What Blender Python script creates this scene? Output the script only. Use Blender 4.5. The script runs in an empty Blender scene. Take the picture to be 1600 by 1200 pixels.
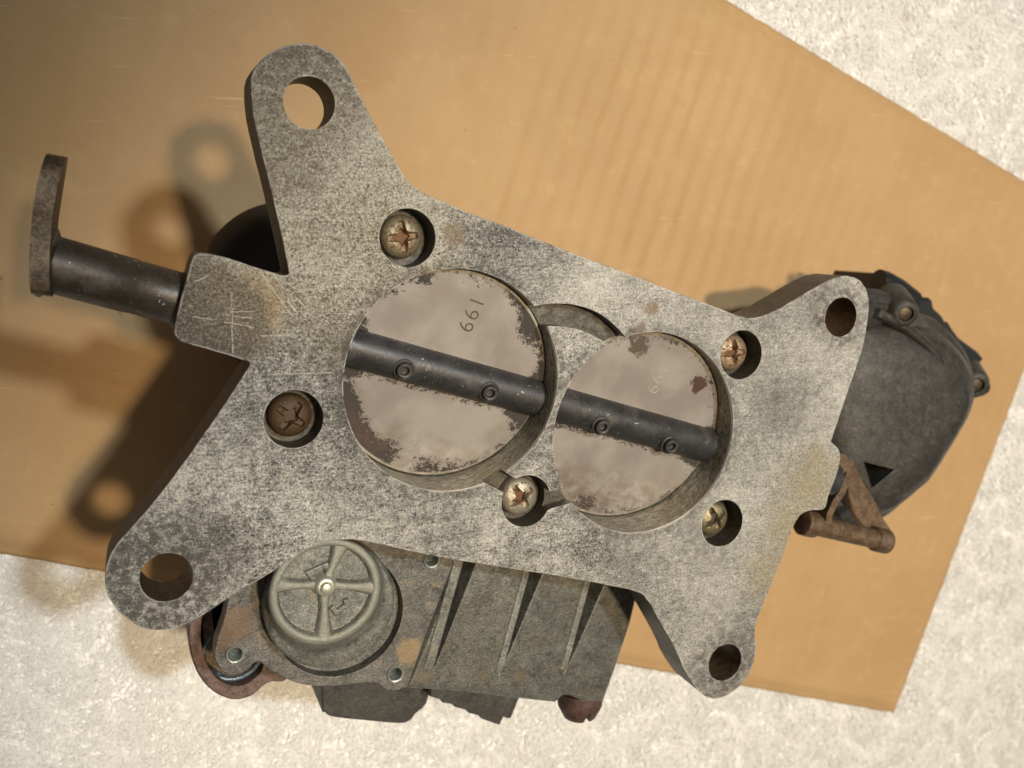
import bpy, bmesh, math, random
import numpy as np
from mathutils import Vector, Matrix, noise as mnoise

rng = random.Random(7)
S = 0.001                                    # everything below is written in millimetres
scene = bpy.context.scene
COL = scene.collection

# ------------------------------------------------------------------ camera
F = 1480.0                                   # focal length in photograph pixels (1600 wide)
PLATE_Z = 110.0                              # machined flange face above the cardboard
CAM_D = 200.0                                # lens above that face
VP = (-609.0, -252.0)
_n = np.array([VP[0], VP[1], F]); _n /= np.linalg.norm(_n)
_u = np.array([1.0, 0, 0]) - _n * _n[0]; _u /= np.linalg.norm(_u)
_v = np.cross(_n, _u)
ORG = (0.461 * CAM_D, 0.2176 * CAM_D)        # world origin lies midway between the two bores


def at(x, y, z):
    """point of the place (mm) seen at photograph pixel x, y when it lies at height z"""
    r = np.array([(x - 800) / F, (y - 600) / F, 1.0])
    d = PLATE_Z + CAM_D - z
    p = r / (r @ _n) * d
    return Vector((p @ _u - ORG[0], -(p @ _v) + ORG[1], z))


cam_data = bpy.data.cameras.new('camera')
cam = bpy.data.objects.new('camera', cam_data)
COL.objects.link(cam)
scene.camera = cam
cam_data.sensor_width = 36.0
cam_data.lens = 36.0 * F / 1600.0
cam_data.clip_start = 0.005
cam_data.clip_end = 20.0
ex, ey, ez = np.eye(3)
tw = lambda e: Vector((e @ _u, -(e @ _v), -(e @ _n)))
X, Y, Z = tw(ex), -tw(ey), -tw(ez)
R = Matrix((X, Y, Z)).transposed()
cam.matrix_world = Matrix.Translation(Vector((-ORG[0], ORG[1], PLATE_Z + CAM_D)) * S) @ R.to_4x4()
cam_data.dof.use_dof = True
cam_data.dof.focus_distance = 0.222
cam_data.dof.aperture_fstop = 33.3 / 1.7

# ------------------------------------------------------------------ world and lamps
world = bpy.data.worlds.new('World')
scene.world = world
world.use_nodes = True
wn = world.node_tree.nodes
wn['Background'].inputs[0].default_value = (0.92, 0.80, 0.68, 1)
wn['Background'].inputs[1].default_value = 1.0
# pale ceiling overhead, darker walls lower down
_tc = wn.new('ShaderNodeTexCoord'); _sx = wn.new('ShaderNodeSeparateXYZ'); _mr = wn.new('ShaderNodeMapRange'); _mr.interpolation_type = 'SMOOTHSTEP'
_mr.inputs['From Min'].default_value = .45; _mr.inputs['From Max'].default_value = 1.0
_mr.inputs['To Min'].default_value = .035; _mr.inputs['To Max'].default_value = .34
world.node_tree.links.new(_tc.outputs['Generated'], _sx.inputs[0]); world.node_tree.links.new(_sx.outputs['Z'], _mr.inputs['Value'])
world.node_tree.links.new(_mr.outputs['Result'], wn['Background'].inputs[1])


def lamp(name, position, target, radius, power, color, r_out, r_in):
    """ceiling lamp, cone edge added to darken the left side: full light inside r_in of the target, fading out at r_out (mm on the floor)"""
    ld = bpy.data.lights.new(name, 'SPOT')
    ld.shadow_soft_size = radius * S
    ld.energy = power
    ld.color = color
    p, t = Vector(position), Vector(target)
    D = (p - t).length
    co, ci = math.cos(math.atan(r_out / D)), math.cos(math.atan(r_in / D))
    ld.spot_size = 2 * math.acos(co)
    ld.spot_blend = (ci - co) / (1 - co)
    o = bpy.data.objects.new(name, ld)
    o.location = p * S
    o.rotation_euler = (p - t).to_track_quat('Z', 'Y').to_euler()
    COL.objects.link(o)
    return o


lamp('warm_ceiling_lamp', (90, 135, 1500), (210, -150, 0), 42, 75.0, (1.0, 0.78, 0.50), 425, 275)  # both cones are narrowed to dim the left of the board
lamp('white_ceiling_lamp', (265, 421, 1500), (210, -150, 0), 46, 58.0, (0.84, 0.94, 1.0), 490, 310)

scene.view_settings.view_transform = 'Standard'
scene.view_settings.look = 'None'
scene.view_settings.exposure = 0.0
scene.view_settings.gamma = 1.0

# ------------------------------------------------------------------ node helpers


class NT:
    def __init__(self, name):
        self.m = bpy.data.materials.new(name)
        self.m.use_nodes = True
        self.t = self.m.node_tree
        self.b = self.t.nodes['Principled BSDF']
        tc = self.t.nodes.new('ShaderNodeTexCoord')
        self.P = self.vm('MULTIPLY', tc.outputs['Object'], (1000, 1000, 1000))

    def put(self, sock, v):
        if isinstance(v, bpy.types.NodeSocket):
            self.t.links.new(v, sock)
        else:
            if hasattr(sock.default_value, '__len__') and len(sock.default_value) == 4 and len(v) == 3:
                v = (*v, 1)
            sock.default_value = v

    def ma(self, op, a, b=0.0, c=None, clamp=False):
        n = self.t.nodes.new('ShaderNodeMath'); n.operation = op; n.use_clamp = clamp
        self.put(n.inputs[0], a); self.put(n.inputs[1], b)
        if c is not None: self.put(n.inputs[2], c)
        return n.outputs[0]

    def vm(self, op, a, b=(0, 0, 0)):
        n = self.t.nodes.new('ShaderNodeVectorMath'); n.operation = op
        self.put(n.inputs[0], a); self.put(n.inputs[1], b)
        return n.outputs['Value'] if op in ('DOT_PRODUCT', 'LENGTH', 'DISTANCE') else n.outputs[0]

    def noise(self, scale, detail=3, rough=0.55, off=0.0, P=None, dist=0.0):
        n = self.t.nodes.new('ShaderNodeTexNoise')
        n.inputs['Scale'].default_value = scale
        n.inputs['Detail'].default_value = detail
        n.inputs['Roughness'].default_value = rough
        n.inputs['Distortion'].default_value = dist
        p = P or self.P
        if off: p = self.vm('ADD', p, (off, off * 1.7, off * 0.6))
        self.t.links.new(p, n.inputs['Vector'])
        return n.outputs['Fac']

    def step(self, x, a, b):
        """smoothstep from a to b"""
        n = self.t.nodes.new('ShaderNodeMapRange'); n.interpolation_type = 'SMOOTHSTEP'
        self.put(n.inputs['Value'], x)
        n.inputs['From Min'].default_value = a; n.inputs['From Max'].default_value = b
        return n.outputs['Result']

    def lin(self, x, a, b, c=0.0, d=1.0):
        n = self.t.nodes.new('ShaderNodeMapRange')
        self.put(n.inputs['Value'], x)
        for k, v in zip(('From Min', 'From Max', 'To Min', 'To Max'), (a, b, c, d)):
            n.inputs[k].default_value = v
        return n.outputs['Result']

    def mix(self, f, a, b, mode='MIX'):
        n = self.t.nodes.new('ShaderNodeMix'); n.data_type = 'RGBA'; n.blend_type = mode
        self.put(n.inputs[0], f); self.put(n.inputs[6], a); self.put(n.inputs[7], b)
        return n.outputs[2]

    def ramp(self, x, stops):
        n = self.t.nodes.new('ShaderNodeValToRGB')
        self.put(n.inputs[0], x)
        e = n.color_ramp.elements
        while len(e) < len(stops): e.new(0.5)
        for k, (p, c) in enumerate(stops):
            e[k].position = p; e[k].color = (*c, 1)
        return n.outputs[0]

    def mapped(self, rot, scale):
        n = self.t.nodes.new('ShaderNodeMapping')
        n.inputs['Rotation'].default_value = (0, 0, rot)
        n.inputs['Scale'].default_value = scale
        self.t.links.new(self.P, n.inputs['Vector'])
        return n.outputs[0]

    def blob(self, c, r, soft=0.5, wob=3.0, ns=0.15):
        """1 inside a ragged spot of radius r round c (mm)"""
        d = self.vm('DISTANCE', self.P, tuple(c))
        d = self.ma('ADD', d, self.ma('MULTIPLY', self.ma('SUBTRACT', self.noise(ns, 4, 0.6), 0.5), wob * 2))
        return self.step(d, r * (1 + soft * .5), r * (1 - soft * .5))

    def seg(self, a, b, w):
        """1 on a hair-thin scratch from a to b"""
        a, b = Vector(a), Vector(b)
        d = b - a; L = d.length; d = d / L
        rel = self.vm('SUBTRACT', self.P, tuple(a))
        t = self.vm('DOT_PRODUCT', rel, tuple(d))
        s = self.vm('DOT_PRODUCT', rel, (-d.y, d.x, 0))
        s = self.ma('ADD', s, self.ma('MULTIPLY', self.ma('SUBTRACT', self.noise(0.5, 2), .5), .5))
        m = self.ma('LESS_THAN', self.ma('ABSOLUTE', s), w)
        m = self.ma('MULTIPLY', m, self.ma('GREATER_THAN', t, 0))
        m = self.ma('MULTIPLY', m, self.ma('LESS_THAN', t, L))
        return self.ma('MULTIPLY', m, self.ma('GREATER_THAN', self.noise(2.0, 2, off=9), .42))

    def edge(self, r):
        """1 on worn outer edges: rounded-normal against true normal"""
        bv = self.t.nodes.new('ShaderNodeBevel'); bv.samples = 4
        bv.inputs['Radius'].default_value = r * S
        g = self.t.nodes.new('ShaderNodeNewGeometry')
        return self.ma('SUBTRACT', 1.0, self.vm('DOT_PRODUCT', bv.outputs[0], g.outputs['Normal'])), bv.outputs[0]

    def bump(self, h, dist, normal=None, strength=1.0):
        n = self.t.nodes.new('ShaderNodeBump')
        n.inputs['Strength'].default_value = strength
        n.inputs['Distance'].default_value = dist * S
        self.put(n.inputs['Height'], h)
        if normal is not None: self.t.links.new(normal, n.inputs['Normal'])
        return n.outputs[0]

    def out(self, color, rough=0.5, metal=0.0, normal=None, spec=None, sheen=None):
        self.put(self.b.inputs['Base Color'], color)
        self.put(self.b.inputs['Roughness'], rough)
        self.put(self.b.inputs['Metallic'], metal)
        if spec is not None: self.put(self.b.inputs['Specular IOR Level'], spec)
        if sheen: self.put(self.b.inputs['Sheen Weight'], sheen)
        if normal is not None: self.t.links.new(normal, self.b.inputs['Normal'])
        return self.m


# ------------------------------------------------------------------ materials
A_XY = (0.33645 * CAM_D - ORG[0], -0.1771 * CAM_D + ORG[1])
B_XY = (0.58590 * CAM_D - ORG[0], -0.2583 * CAM_D + ORG[1])


def plate_metal():
    t = NT('speckled_cast_zinc')
    fine = t.noise(2.0, 5, 0.80, dist=1.0)
    mid = t.noise(0.42, 5, 0.72, off=31)
    big = t.noise(0.04, 5, 0.6, off=77)
    v = t.ma('ADD', t.ma('MULTIPLY', fine, .74), t.ma('MULTIPLY', mid, .26))
    v = t.ma('ADD', v, t.ma('MULTIPLY', t.ma('SUBTRACT', big, .5), .34))
    # hairline crystal grain in three directions
    for rot, o in ((.5, 101), (-.9, 123), (2.1, 145)):
        hl = t.noise(1.0, 3, .6, off=o, P=t.mapped(rot, (.55, 3.4, 1)))
        v = t.ma('ADD', v, t.ma('MULTIPLY', t.ma('SUBTRACT', hl, .5), .08))
    ml = t.noise(1.0, 2, .5, off=160, P=t.mapped(1.22, (.06, 2.2, 1)))
    v = t.ma('ADD', v, t.ma('MULTIPLY', t.ma('SUBTRACT', ml, .5), .07))
    # the casting is etched rough on the left and smoother towards the right
    px_ = t.vm('DOT_PRODUCT', t.P, (1, 0, 0))
    rgh_ = t.ma('MULTIPLY', t.step(t.ma('ADD', px_, t.ma('MULTIPLY', t.ma('SUBTRACT', t.noise(.03, 3, .5, off=200), .5), 90)), 50, -50), 1.0)
    v = t.ma('ADD', t.ma('MULTIPLY', t.ma('SUBTRACT', v, .505), t.lin(rgh_, 0, 1, .55, 1.15)), .505)
    c = t.ramp(v, [(.40, (.045, .041, .037)), (.45, (.185, .18, .165)), (.505, (.42, .41, .38)), (.59, (.88, .86, .79))])
    # dull dark ends of the ears, as worn in the photograph
    dk = None
    for (x, y, r) in ((475, 125, 14), (238, 905, 17), (1312, 490, 9), (1128, 1040, 10), (455, 262, 6), (540, 560, 5)):
        b = t.blob(at(x, y, PLATE_Z), r, 0.9, 5, .2)
        dk = b if dk is None else t.ma('MAXIMUM', dk, b)
    c = t.mix(t.ma('MULTIPLY', dk, t.ma('ADD', t.ma('MULTIPLY', t.step(t.noise(.55, 6, .75, off=210), .44, .56), .62), .22)), c, (.105, .092, .083))
    # brown grime on the lug
    lug = t.blob(at(315, 470, PLATE_Z), 9.0, .35, 2.2, .25)
    lug2 = t.blob(at(345, 500, PLATE_Z), 10.0, .4, 2.2, .25)
    lg = t.ma('MAXIMUM', lug, lug2)
    c = t.mix(t.ma('MULTIPLY', lg, t.lin(fine, .35, .62, 1.0, .55)), c, (.085, .060, .040))
    ring = t.ma('MULTIPLY', t.blob(at(385, 480, PLATE_Z), 7.5, .7, 3, .3), t.ma('SUBTRACT', 1, lg))
    c = t.mix(t.ma('MULTIPLY', ring, .6), c, (.45, .29, .12))
    # tan varnish along the right edge
    tan = None
    for (x, y, r) in ((1265, 760, 9), (1235, 820, 8), (1198, 890, 7), (1275, 720, 5)):
        b = t.blob(at(x, y, PLATE_Z), r * .85, 2.2, 5, .3)
        tan = b if tan is None else t.ma('MAXIMUM', tan, b)
    c = t.mix(t.ma('MULTIPLY', tan, .8), c, t.mix(t.step(fine, .4, .6), (.27, .22, .13), (.50, .44, .31)))
    for (x, y, r) in ((708, 366, 2.4), (1018, 482, 1.8), (1000, 512, 1.2), (668, 430, 1.5)):
        c = t.mix(t.ma('MULTIPLY', t.blob(at(x, y, PLATE_Z), r, .8, 1.2, .8), .6), c, (.25, .15, .07))
    # yellow lamp sheen painted into the colour on the upper left, bluish grey on the right
    yl = t.blob(at(500, 300, PLATE_Z), 30, 1.0, 12, .06)
    c = t.mix(t.ma('MULTIPLY', yl, .36), c, t.mix(t.step(fine, .42, .58), (.20, .155, .09), (.85, .73, .48)))
    # broad soft dark stains
    for (x, y, r_, k_) in ((1090, 850, 9, .45), (930, 640, 5, .35), (455, 640, 14, .25), (700, 800, 16, .25), (620, 520, 8, .35), (1230, 640, 8, .25), (800, 400, 12, .35), (560, 780, 9, .3), (980, 870, 8, .3)):
        c = t.mix(t.ma('MULTIPLY', t.blob(at(x, y, PLATE_Z), r_, 1.6, 9, .12), t.ma('MULTIPLY', t.lin(mid, .3, .65, 1.2, .5), k_)), c, (.115, .108, .105))
    # black pits
    pit = t.step(t.noise(1.1, 5, .8, off=5), .655, .70)
    c = t.mix(t.ma('MULTIPLY', pit, .8), c, (.045, .04, .035))
    # scratches: fine hairs at two angles and the long ones one can see
    sc = None
    for rot, sx, sy, o, th in ((.3, .22, 5.5, 3, .69), (-1.1, .2, 5.0, 19, .70), (1.45, .25, 6, 41, .70)):
        s_ = t.step(t.noise(1.0, 3, .6, off=o, P=t.mapped(rot, (sx, sy, 1))), th, th + .03)
        sc = s_ if sc is None else t.ma('MAXIMUM', sc, s_)
    segs = [((407, 425), (455, 492), .16), ((424, 432), (470, 454), .12), ((470, 452), (492, 452), .16), ((467, 214), (467, 258), .07),
            ((348, 492), (395, 497), .13), ((350, 503), (398, 512), .13), ((352, 488), (397, 486), .1), ((408, 525), (440, 524), .14),
            ((420, 585), (520, 582), .10), ((450, 470), (463, 488), .2), ((463, 465), (478, 482), .14), ((300, 495), (340, 500), .1),
            ((362, 455), (364, 560), .12), ((498, 455), (512, 440), .12), ((545, 300), (562, 372), .06), ((305, 440), (324, 432), .16)]
    for a, b, w in segs:
        s_ = t.seg(at(*a, PLATE_Z), at(*b, PLATE_Z), w)
        sc = t.ma('MAXIMUM', sc, s_)
    c = t.mix(t.ma('MULTIPLY', sc, .75), c, (.80, .76, .66))
    # soot and oil gathered round the bores and bolt holes
    grime = None
    for (cx, cy, rr_) in [(A_XY[0], A_XY[1], 25.45), (B_XY[0], B_XY[1], 25.45)]:
        d_ = t.vm('DISTANCE', t.vm('MULTIPLY', t.P, (1, 1, 0)), (cx, cy, 0))
        d_ = t.ma('ADD', d_, t.ma('MULTIPLY', t.ma('SUBTRACT', t.noise(.25, 4, .7, off=300), .5), 5))
        g_ = t.step(d_, rr_ + 3.2, rr_ + .4)
        grime = g_ if grime is None else t.ma('MAXIMUM', grime, g_)
    c = t.mix(t.ma('MULTIPLY', grime, t.lin(mid, .35, .6, .75, .15)), c, (.10, .092, .08))
    e, bn = t.edge(.4)
    em = t.ma('MULTIPLY', t.step(e, .008, .06), t.step(t.noise(.28, 4, .7, off=60), .44, .54))
    c = t.mix(em, c, (.92, .90, .84))
    rough = t.lin(v, .40, .60, .58, .31)
    met = t.lin(v, .38, .6, .35, .80)
    h = t.ma('ADD', t.ma('MULTIPLY', t.noise(1.6, 6, .75, off=12), 1.0), t.ma('MULTIPLY', sc, .4))
    return t.out(c, rough, met, t.bump(h, .45, bn))


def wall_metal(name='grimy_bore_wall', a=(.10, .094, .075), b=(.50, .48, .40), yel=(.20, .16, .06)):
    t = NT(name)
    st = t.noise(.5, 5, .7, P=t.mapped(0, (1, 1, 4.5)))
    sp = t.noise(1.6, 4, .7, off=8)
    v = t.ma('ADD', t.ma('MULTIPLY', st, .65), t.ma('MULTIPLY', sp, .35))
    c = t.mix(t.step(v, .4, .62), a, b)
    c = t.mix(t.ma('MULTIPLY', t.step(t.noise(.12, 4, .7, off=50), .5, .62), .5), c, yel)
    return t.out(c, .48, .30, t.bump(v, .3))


def grey_cast(name, lo, mid_, hi, patch=None, metal=.3, rough=.52, scale=1.0, spots=(), bump=.25, high=None):
    t = NT(name)
    f = t.noise(1.9 * scale, 5, .7); g = t.noise(.16 * scale, 4, .6, off=23)
    q_ = t.noise(.55 * scale, 6, .75, off=66, dist=.7)
    v = t.ma('ADD', t.ma('ADD', t.ma('MULTIPLY', f, .45), t.ma('MULTIPLY', g, .20)), t.ma('MULTIPLY', q_, .35))
    c = t.ramp(v, [(.40, lo), (.5, mid_), (.60, hi)])
    sc_ = t.step(t.noise(1.0, 3, .65, off=17, P=t.mapped(1.0, (.25, 4.5, 1))), .66, .70)
    c = t.mix(t.ma('MULTIPLY', sc_, .45), c, tuple(min(1, x * 1.8) for x in hi))
    ck = t.step(t.noise(.9 * scale, 6, .85, off=151), .66, .72)
    c = t.mix(t.ma('MULTIPLY', ck, .6), c, tuple(min(1, x * 1.7) for x in hi))
    dk_ = t.step(t.noise(.30 * scale, 5, .7, off=171), .42, .36)
    c = t.mix(t.ma('MULTIPLY', dk_, .55), c, tuple(x * .6 for x in lo))
    if patch:
        c = t.mix(t.ma('MULTIPLY', t.step(t.noise(.22, 6, .75, off=90), .56, .68), .7), c, patch)
    for (p, r, col) in spots:
        c = t.mix(t.ma('MULTIPLY', t.blob(p, r, .5, 2, .5), t.lin(f, .3, .7, .95, .3)), c, col)
    if high:
        zz = t.vm('DOT_PRODUCT', t.P, (0, 0, 1))
        c = t.mix(t.ma('MULTIPLY', t.step(t.ma('ADD', zz, t.ma('MULTIPLY', f, .8)), high + .1, high + .6), .6), c, (.34, .34, .28))
    e, bn = t.edge(.4)
    c = t.mix(t.ma('MULTIPLY', t.step(e, .02, .14), t.step(t.noise(1.1, 3, off=4), .35, .6)), c, tuple(min(1, x * 1.9) for x in hi))
    return t.out(c, t.lin(v, .35, .65, rough + .12, rough - .1), metal, t.bump(f, bump, bn))


def disc_metal(seed, flake, reddish, zones=()):
    t = NT('browned_steel_disc')
    xy = t.vm('MULTIPLY', t.P, (1, 1, 0))
    r = t.vm('LENGTH', xy)
    g = t.noise(.09, 3, .5, off=seed); f = t.noise(3.5, 3, .6, off=seed)
    c = t.mix(t.step(g, .35, .65), (.38, .335, .30), (.50, .465, .425))
    c = t.mix(t.ma('MULTIPLY', f, .25), c, (.28, .23, .19))
    fl = t.ma('ADD', t.ma('MULTIPLY', t.noise(2.6, 6, .8, off=seed + 3), .55), t.ma('MULTIPLY', t.noise(.7, 5, .75, off=seed + 31), .45))
    zone = t.noise(.085, 2, .5, off=seed + 13)
    k = t.ma('ADD', t.ma('MULTIPLY', t.step(r, 17, 26.5), .27), t.ma('MULTIPLY', t.ma('SUBTRACT', zone, .5), flake))
    d = t.ma('ADD', fl, k)
    for (zx, zy, zr) in zones:
        d = t.ma('ADD', d, t.ma('MULTIPLY', t.step(t.vm('DISTANCE', xy, (zx, zy, 0)), zr * 1.5, zr * .1), .15))
    ay = t.ma('ABSOLUTE', t.vm('DOT_PRODUCT', t.P, (0, 1, 0)))
    d = t.ma('ADD', d, t.ma('MULTIPLY', t.step(ay, 6.6, 4.6), .25))
    m = t.step(d, .775, .80)
    c = t.mix(m, c, (.042, .033, .027))
    # red-brown bloom towards the lower rim
    sy = t.vm('DOT_PRODUCT', t.P, (0, -1, 0))
    bl = t.ma('MULTIPLY', t.step(sy, 8, 22), t.step(t.noise(.3, 5, .7, off=seed + 21), .38, .6))
    c = t.mix(t.ma('MULTIPLY', bl, reddish), c, (.16, .085, .06))
    if seed > 50:
        c = t.mix(t.blob((14, 16, 0), 2.4, .25, 2.5, .45), c, (.13, .075, .055))
        c = t.mix(t.blob((-7, 21, 0), 2.6, .6, 3.0, .8), c, (.16, .13, .10))
    s_ = t.step(t.noise(1.0, 3, .6, off=seed, P=t.mapped(.9, (.2, 5, 1))), .72, .74)
    c = t.mix(t.ma('MULTIPLY', s_, .6), c, (.70, .66, .56))
    rim = t.step(r, 24.9, 25.3)
    c = t.mix(t.ma('MULTIPLY', rim, .6), c, (.55, .50, .40))
    return t.out(c, t.lin(m, 0, 1, .32, .7), t.lin(m, 0, 1, .52, .1), t.bump(t.ma('SUBTRACT', t.ma('MULTIPLY', f, .2), m), .12))


def shaft_metal(name='dark_steel_shaft', lo=(.022, .022, .023), hi=(.058, .058, .062), chips=True):
    t = NT(name)
    f = t.noise(1.3, 4, .65); g = t.noise(.25, 4, .6, off=7)
    c = t.mix(g, lo, hi)
    c = t.mix(t.ma('MULTIPLY', t.step(f, .5, .7), .4), c, (.085, .075, .062))
    if chips:
        ch = t.step(t.noise(.75, 2, .5, off=44, dist=2.5), .725, .735)
        c = t.mix(ch, c, (.5, .52, .55))
    e, bn = t.edge(.3)
    c = t.mix(t.ma('MULTIPLY', t.step(e, .02, .12), .55), c, (.20, .19, .175))
    sm = t.step(t.noise(.14, 4, .65, off=88), .56, .66)
    c = t.mix(t.ma('MULTIPLY', sm, .35), c, (.13, .12, .105))
    return t.out(c, t.lin(g, .3, .7, .34, .55), .4, t.bump(f, .05, bn))


def rust_metal(name, lo, hi, grey=None, amount=.5, seed=0, rough=.6, metal=.25):
    t = NT(name)
    f = t.noise(1.6, 5, .7, off=seed); g = t.noise(.45, 4, .65, off=seed + 5)
    c = t.mix(t.step(t.ma('ADD', t.ma('MULTIPLY', f, .5), t.ma('MULTIPLY', g, .5)), .38, .62), lo, hi)
    rgh = rough; me = metal
    if grey:
        m = t.step(g, amount - .06, amount + .06)
        c = t.mix(m, c, grey); rgh = t.lin(m, 0, 1, rough, .3); me = t.lin(m, 0, 1, metal, .85)
    return t.out(c, rgh, me, t.bump(f, .15))


def screw_metal(name, head, rustc, amount, seed, metal=.8):
    """plated head, rust collecting in the driver recess"""
    t = NT(name)
    f = t.noise(1.3, 4, .7, off=seed)
    r = t.vm('LENGTH', t.vm('MULTIPLY', t.P, (1, 1, 0)))
    z = t.vm('DOT_PRODUCT', t.P, (0, 0, 1))
    base = t.mix(t.noise(.6, 3, off=seed + 2), head, tuple(x * .55 for x in head))
    deep = t.step(t.ma('ADD', z, t.ma('MULTIPLY', t.ma('SUBTRACT', f, .5), 1.4)), 1.1, .5)
    patch = t.step(t.ma('ADD', f, t.ma('MULTIPLY', r, -.02)), 1 - amount - .05, 1 - amount + .06)
    m = t.ma('MAXIMUM', t.ma('MULTIPLY', deep, t.step(r, 4.2, 3.2)), patch)
    c = t.mix(m, base, t.mix(f, tuple(x * .45 for x in rustc), rustc))
    return t.out(c, t.lin(m, 0, 1, .40, .6), t.lin(m, 0, 1, metal * .75, .2), t.bump(f, .2))


def plain(name, c, rough=.5, metal=0., spec=None):
    t = NT(name)
    f = t.noise(1.2, 4, .65); g = t.noise(.2, 3, .6, off=3)
    cc = t.mix(t.ma('MULTIPLY', t.ma('ADD', f, g), .5), tuple(x * .55 for x in c), tuple(min(1, x * 1.45) for x in c))
    return t.out(cc, rough, metal, t.bump(f, .15), spec)


def card_mat():
    t = NT('kraft_cardboard')
    g = t.noise(.018, 4, .6); f = t.noise(1.2, 5, .7, off=11)
    fib = t.noise(1.0, 4, .65, P=t.mapped(math.radians(-110), (.12, 1.4, 1)))
    c = t.mix(t.step(g, .3, .7), (.395, .25, .118), (.44, .285, .14))
    c = t.mix(t.ma('MULTIPLY', t.step(f, .35, .75), .20), c, (.40, .235, .085))
    c = t.mix(t.ma('MULTIPLY', t.step(t.noise(.10, 5, .7, off=400), .52, .70), .28), c, (.53, .36, .17))
    c = t.mix(t.ma('MULTIPLY', t.step(t.noise(.05, 5, .7, off=430), .58, .72), .30), c, (.34, .20, .08))
    # soft darker orange-brown patches towards the left
    for (x, y, r) in ((250, 340, 14), (60, 150, 20), (130, 620, 22), (560, 60, 15)):
        c = t.mix(t.ma('MULTIPLY', t.blob(at(x, y, 0), r, 1.0, 14, .05), .35), c, (.36, .20, .07))
    sc = t.step(t.noise(1.0, 2, .5, P=t.mapped(.1, (.03, 1.2, 1))), .735, .75)
    c = t.mix(t.ma('MULTIPLY', sc, .5), c, (.68, .50, .28))
    dots = t.step(t.noise(.35, 2, .5, off=70), .76, .79)
    c = t.mix(t.ma('MULTIPLY', dots, .6), c, (.20, .12, .05))
    return t.out(c, .62, 0, t.bump(t.ma('ADD', f, fib), .10), .35)


M_PLATE = plate_metal()
M_WALL = wall_metal()
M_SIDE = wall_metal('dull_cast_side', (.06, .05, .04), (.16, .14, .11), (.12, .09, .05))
M_POCKET = wall_metal('dark_pocket_metal', (.022, .020, .016), (.095, .088, .070), (.07, .055, .03))  # darker tone for screw pockets and grooves
M_HOLEBROWN = wall_metal('brown_grimy_hole', (.045, .03, .018), (.16, .12, .075), (.12, .07, .02))
M_SHAFT = shaft_metal()
M_SPACER = shaft_metal('brown_steel_spacer', (.034, .026, .019), (.070, .056, .043))
M_CARD = card_mat()
M_BLACK = plain('black_moulded_plastic', (.005, .007, .009), .5, 0)
M_RUST = rust_metal('brown_rusted_steel', (.060, .036, .020), (.165, .105, .060))
M_LEVER = rust_metal('tarnished_brass_brown_steel', (.040, .029, .018), (.15, .11, .068), rough=.45, metal=.5, seed=12)
M_CHOKE = grey_cast('dark_grey_diecast', (.020, .0195, .018), (.046, .044, .040), (.105, .098, .086), metal=.35, rough=.40)
M_PUMP = grey_cast('green_grey_diecast', (.080, .080, .069), (.165, .168, .147), (.30, .305, .27), patch=(.30, .25, .15), metal=.4, rough=.42, high=101.9)
M_BOWL = grey_cast('stained_diecast_bowl', (.055, .056, .050), (.130, .130, .117), (.245, .248, .228), patch=(.20, .16, .09), metal=.6, rough=.36, bump=.12)
M_DKGREY = grey_cast('dark_bracket_cast', (.022, .021, .019), (.047, .044, .038), (.085, .08, .07), metal=.2)
M_RINGBR = rust_metal('reddish_brown_cup', (.075, .048, .040), (.19, .125, .105), seed=30)
M_BLUE = plain('blue_tempered_spring_steel', (.11, .145, .18), .4, .6)
M_PLUG = plain('dark_tube_bottom', (.05, .06, .062), .45, .4)
M_HUB = plain('bright_rivet_zinc', (.50, .50, .42), .35, .6)
M_BRIGHT = plain('bright_tube_rim', (.42, .44, .40), .35, .6)
M_STAMP = plain('stamped_shadow_metal', (.085, .062, .045), .6, .2)
M_STAMP2 = plain('stamped_bright_metal', (.52, .49, .42), .35, .6)
M_BRNSCREW = rust_metal('red_brown_screw', (.045, .024, .020), (.115, .062, .050), seed=3)

# ------------------------------------------------------------------ mesh helpers


def link(name, me, mats, parent=None, smooth=None, mw=None):
    o = bpy.data.objects.new(name, me)
    COL.objects.link(o)
    for m in (mats if isinstance(mats, (list, tuple)) else [mats]):
        if m.name not in me.materials: me.materials.append(m)
    if smooth is not None:
        me.polygons.foreach_set('use_smooth', [True] * len(me.polygons))
        if smooth < 180:
            try: me.set_sharp_from_angle(angle=math.radians(smooth))
            except Exception: pass
    if mw is not None: o.matrix_world = mw
    if parent: o.parent = parent
    return o


def bm_mesh(bm):
    bmesh.ops.recalc_face_normals(bm, faces=bm.faces[:])
    me = bpy.data.meshes.new('mesh')
    bmesh.ops.scale(bm, vec=(S, S, S), verts=bm.verts[:])
    bm.to_mesh(me); bm.free()
    return me


def add_loops(bm, loops, cap0=True, cap1=True, closed=True):
    rows = [[bm.verts.new(p) for p in L] for L in loops]
    n = len(rows[0])
    for a, b in zip(rows, rows[1:]):
        for i in range(n if closed else n - 1):
            j = (i + 1) % n
            bm.faces.new((a[i], a[j], b[j], b[i]))
    if cap0: bm.faces.new(rows[0][::-1])
    if cap1: bm.faces.new(rows[-1])
    return rows


def inset(poly, d):
    """poly: list of (x,y) counter-clockwise; moves every point inwards by d"""
    n = len(poly); out = []
    for i in range(n):
        a, b, c = Vector(poly[i - 1][:2]), Vector(poly[i][:2]), Vector(poly[(i + 1) % n][:2])
        t = (c - a)
        t = t.normalized() if t.length > 1e-9 else Vector((1, 0))
        out.append((b.x - t.y * d, b.y + t.x * d))
    return out


def ccw(poly):
    a = sum(poly[i - 1][0] * poly[i][1] - poly[i][0] * poly[i - 1][1] for i in range(len(poly)))
    return poly if a > 0 else poly[::-1]


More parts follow.
